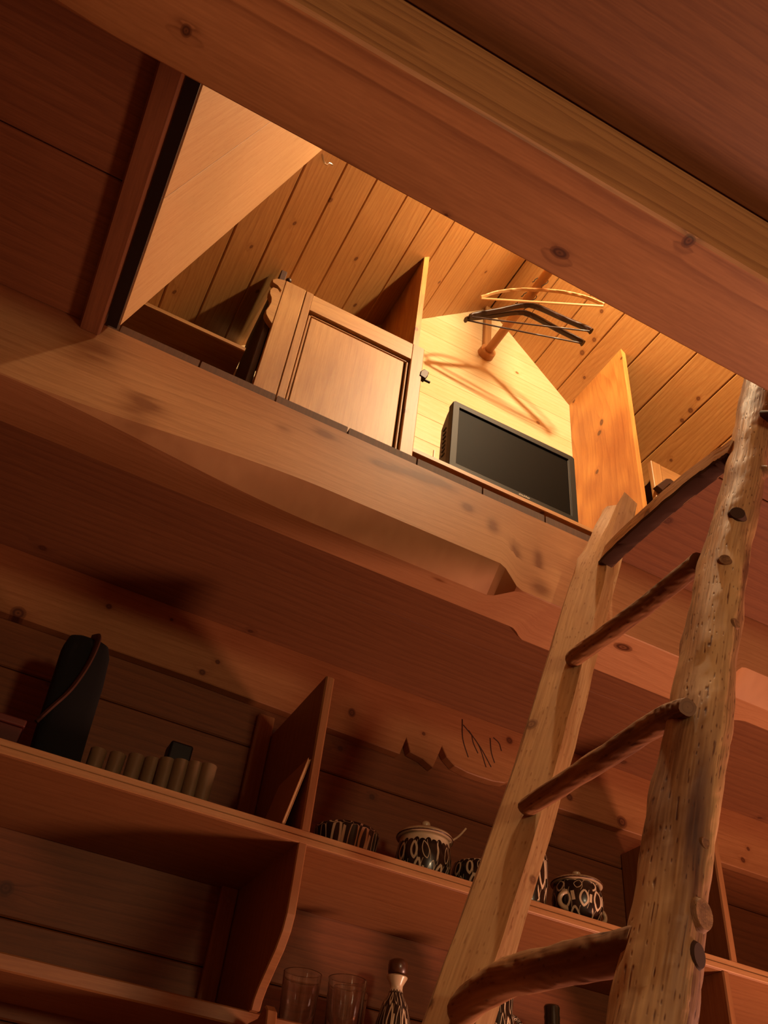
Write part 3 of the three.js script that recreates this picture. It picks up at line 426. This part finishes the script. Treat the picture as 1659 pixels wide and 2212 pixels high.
  [[0.628, -1.655, 'leftmost'], [0.706, -1.625, 'middle'], [0.745, -1.700, 'rightmost']].forEach(([x, z, w], i) => { const o = i ? tg.clone() : tg; if (i) { o.name = numbered('tumbler'); scene.add(o); } o.position.set(x, SL, z); tag(o, `clear drinking glass on the lower shelf, ${w} of three`, 'glass', 'drinking glasses on the lower shelf'); });
  const dec = thing('pottery_decanter', 'patterned pottery bottle with a dark stopper beside the drinking glasses', 'bottle', [0.822, SL, -1.655]);
  part('bottle_body', lathe([[0, 0], [0.034, 0], [0.036, 0.004], [0.034, 0.05], [0.024, 0.085], [0.015, 0.100], [0.012, 0.112], [0.012, 0.118], [0, 0.118]]), pot1, dec); part('flared_neck', lathe([[0.012, 0.112], [0.0125, 0.118], [0.020, 0.131], [0.0205, 0.134], [0.0, 0.134]], 28), cream, dec); part('stopper', lathe([[0, 0.134], [0.010, 0.134], [0.0185, 0.139], [0.0195, 0.152], [0.0185, 0.160], [0.012, 0.164], [0, 0.165]], 28), brownGlaze, dec);
  const jug = thing('pottery_jug', 'dark patterned jug under the lowest ladder rung', 'jug', [1.040, SL, -1.650]); part('jug_body', lathe([[0, 0], [0.034, 0], [0.042, 0.03], [0.044, 0.07], [0.036, 0.115], [0.038, 0.142], [0.036, 0.143], [0.033, 0.115], [0, 0.02]]), pot1, jug); part('handle', new THREE.TorusGeometry(0.030, 0.005, 10, 24, Math.PI).rotateZ(-Math.PI / 2).translate(0.038, 0.085, 0), pot1, jug);
  const db = thing('dark_bottle', 'dark banded bottle neck at the bottom of the picture between the rails', 'bottle', [1.178, SL, -1.650]); part('bottle_body', lathe([[0, 0], [0.032, 0], [0.034, 0.004], [0.034, 0.075], [0.022, 0.102], [0.0155, 0.112], [0.0165, 0.118], [0.0155, 0.124], [0.0165, 0.131], [0.0155, 0.137], [0.0165, 0.150], [0.0145, 0.154], [0, 0.154]], 30), new THREE.MeshPhysicalMaterial({ color: 0x1a1a0e, roughness: 0.25, clearcoat: 0.5 }), db);
}

// ---------------------------------------------------------------- lamps (glowing glass with the light inside)
function lamp(k, name, label, build) {
  const L = LAMP[k], t = thing(name, label, 'lamp', L.at), c = new THREE.Color().setRGB(...L.color);
  const m = part('glowing_glass', new THREE.SphereGeometry(L.r, 28, 20), new THREE.MeshStandardMaterial({ color: 0xffffff, emissive: c, emissiveIntensity: L.glow, roughness: 0.4 }), t); m.castShadow = false;
  const p = new THREE.PointLight(c, L.power, 0, 2); p.castShadow = true; p.shadow.radius = L.r / 0.02; p.shadow.mapSize.set(1024, 1024); p.shadow.bias = -0.002; p.shadow.camera.near = 0.05; t.add(p); build(t, L); return t;
}
lamp('loft', 'pendant_bulb', 'bare light bulb hanging from the roof ridge above the hatch', (t, L) => { part('socket', new THREE.CylinderGeometry(0.018, 0.02, 0.06, 18), plain(0x1a1412, 0.5), t, [0, 0.058, 0]); part('cord', new THREE.CylinderGeometry(0.003, 0.003, 0.15, 8), plain(0x1a1412, 0.7), t, [0, 0.155, 0]); });
lamp('low', 'globe_lamp', 'red-orange glass globe lamp on a round side table', (t, L) => { part('lamp_base', new THREE.CylinderGeometry(0.05, 0.06, 0.02, 24), M.iron, t, [0, -L.r - 0.009, 0]); });
{ const s = thing('side_table', 'round wooden side table under the globe lamp', 'table', [LAMP.low.at[0], 0, LAMP.low.at[2]]), y = LAMP.low.at[1] - LAMP.low.r - 0.0195; part('table_top', new THREE.CylinderGeometry(0.2, 0.2, 0.022, 36), M.shelf, s, [0, y - 0.011, 0]); for (let i = 0; i < 3; i++) part('leg', new THREE.CylinderGeometry(0.015, 0.012, y - 0.022, 14), M.shelf, s, [Math.cos(i * 2.094) * 0.14, (y - 0.022) / 2, Math.sin(i * 2.094) * 0.14]); }
lamp('room', 'pendant_globe', 'amber globe pendant hanging near the front of the room', (t, L) => { part('cord', new THREE.CylinderGeometry(0.004, 0.004, LN - L.at[1] - L.r + 0.004, 10), M.iron, t, [0, L.r + (LN - L.at[1] - L.r) / 2, 0]); });

renderer.render(scene, camera);
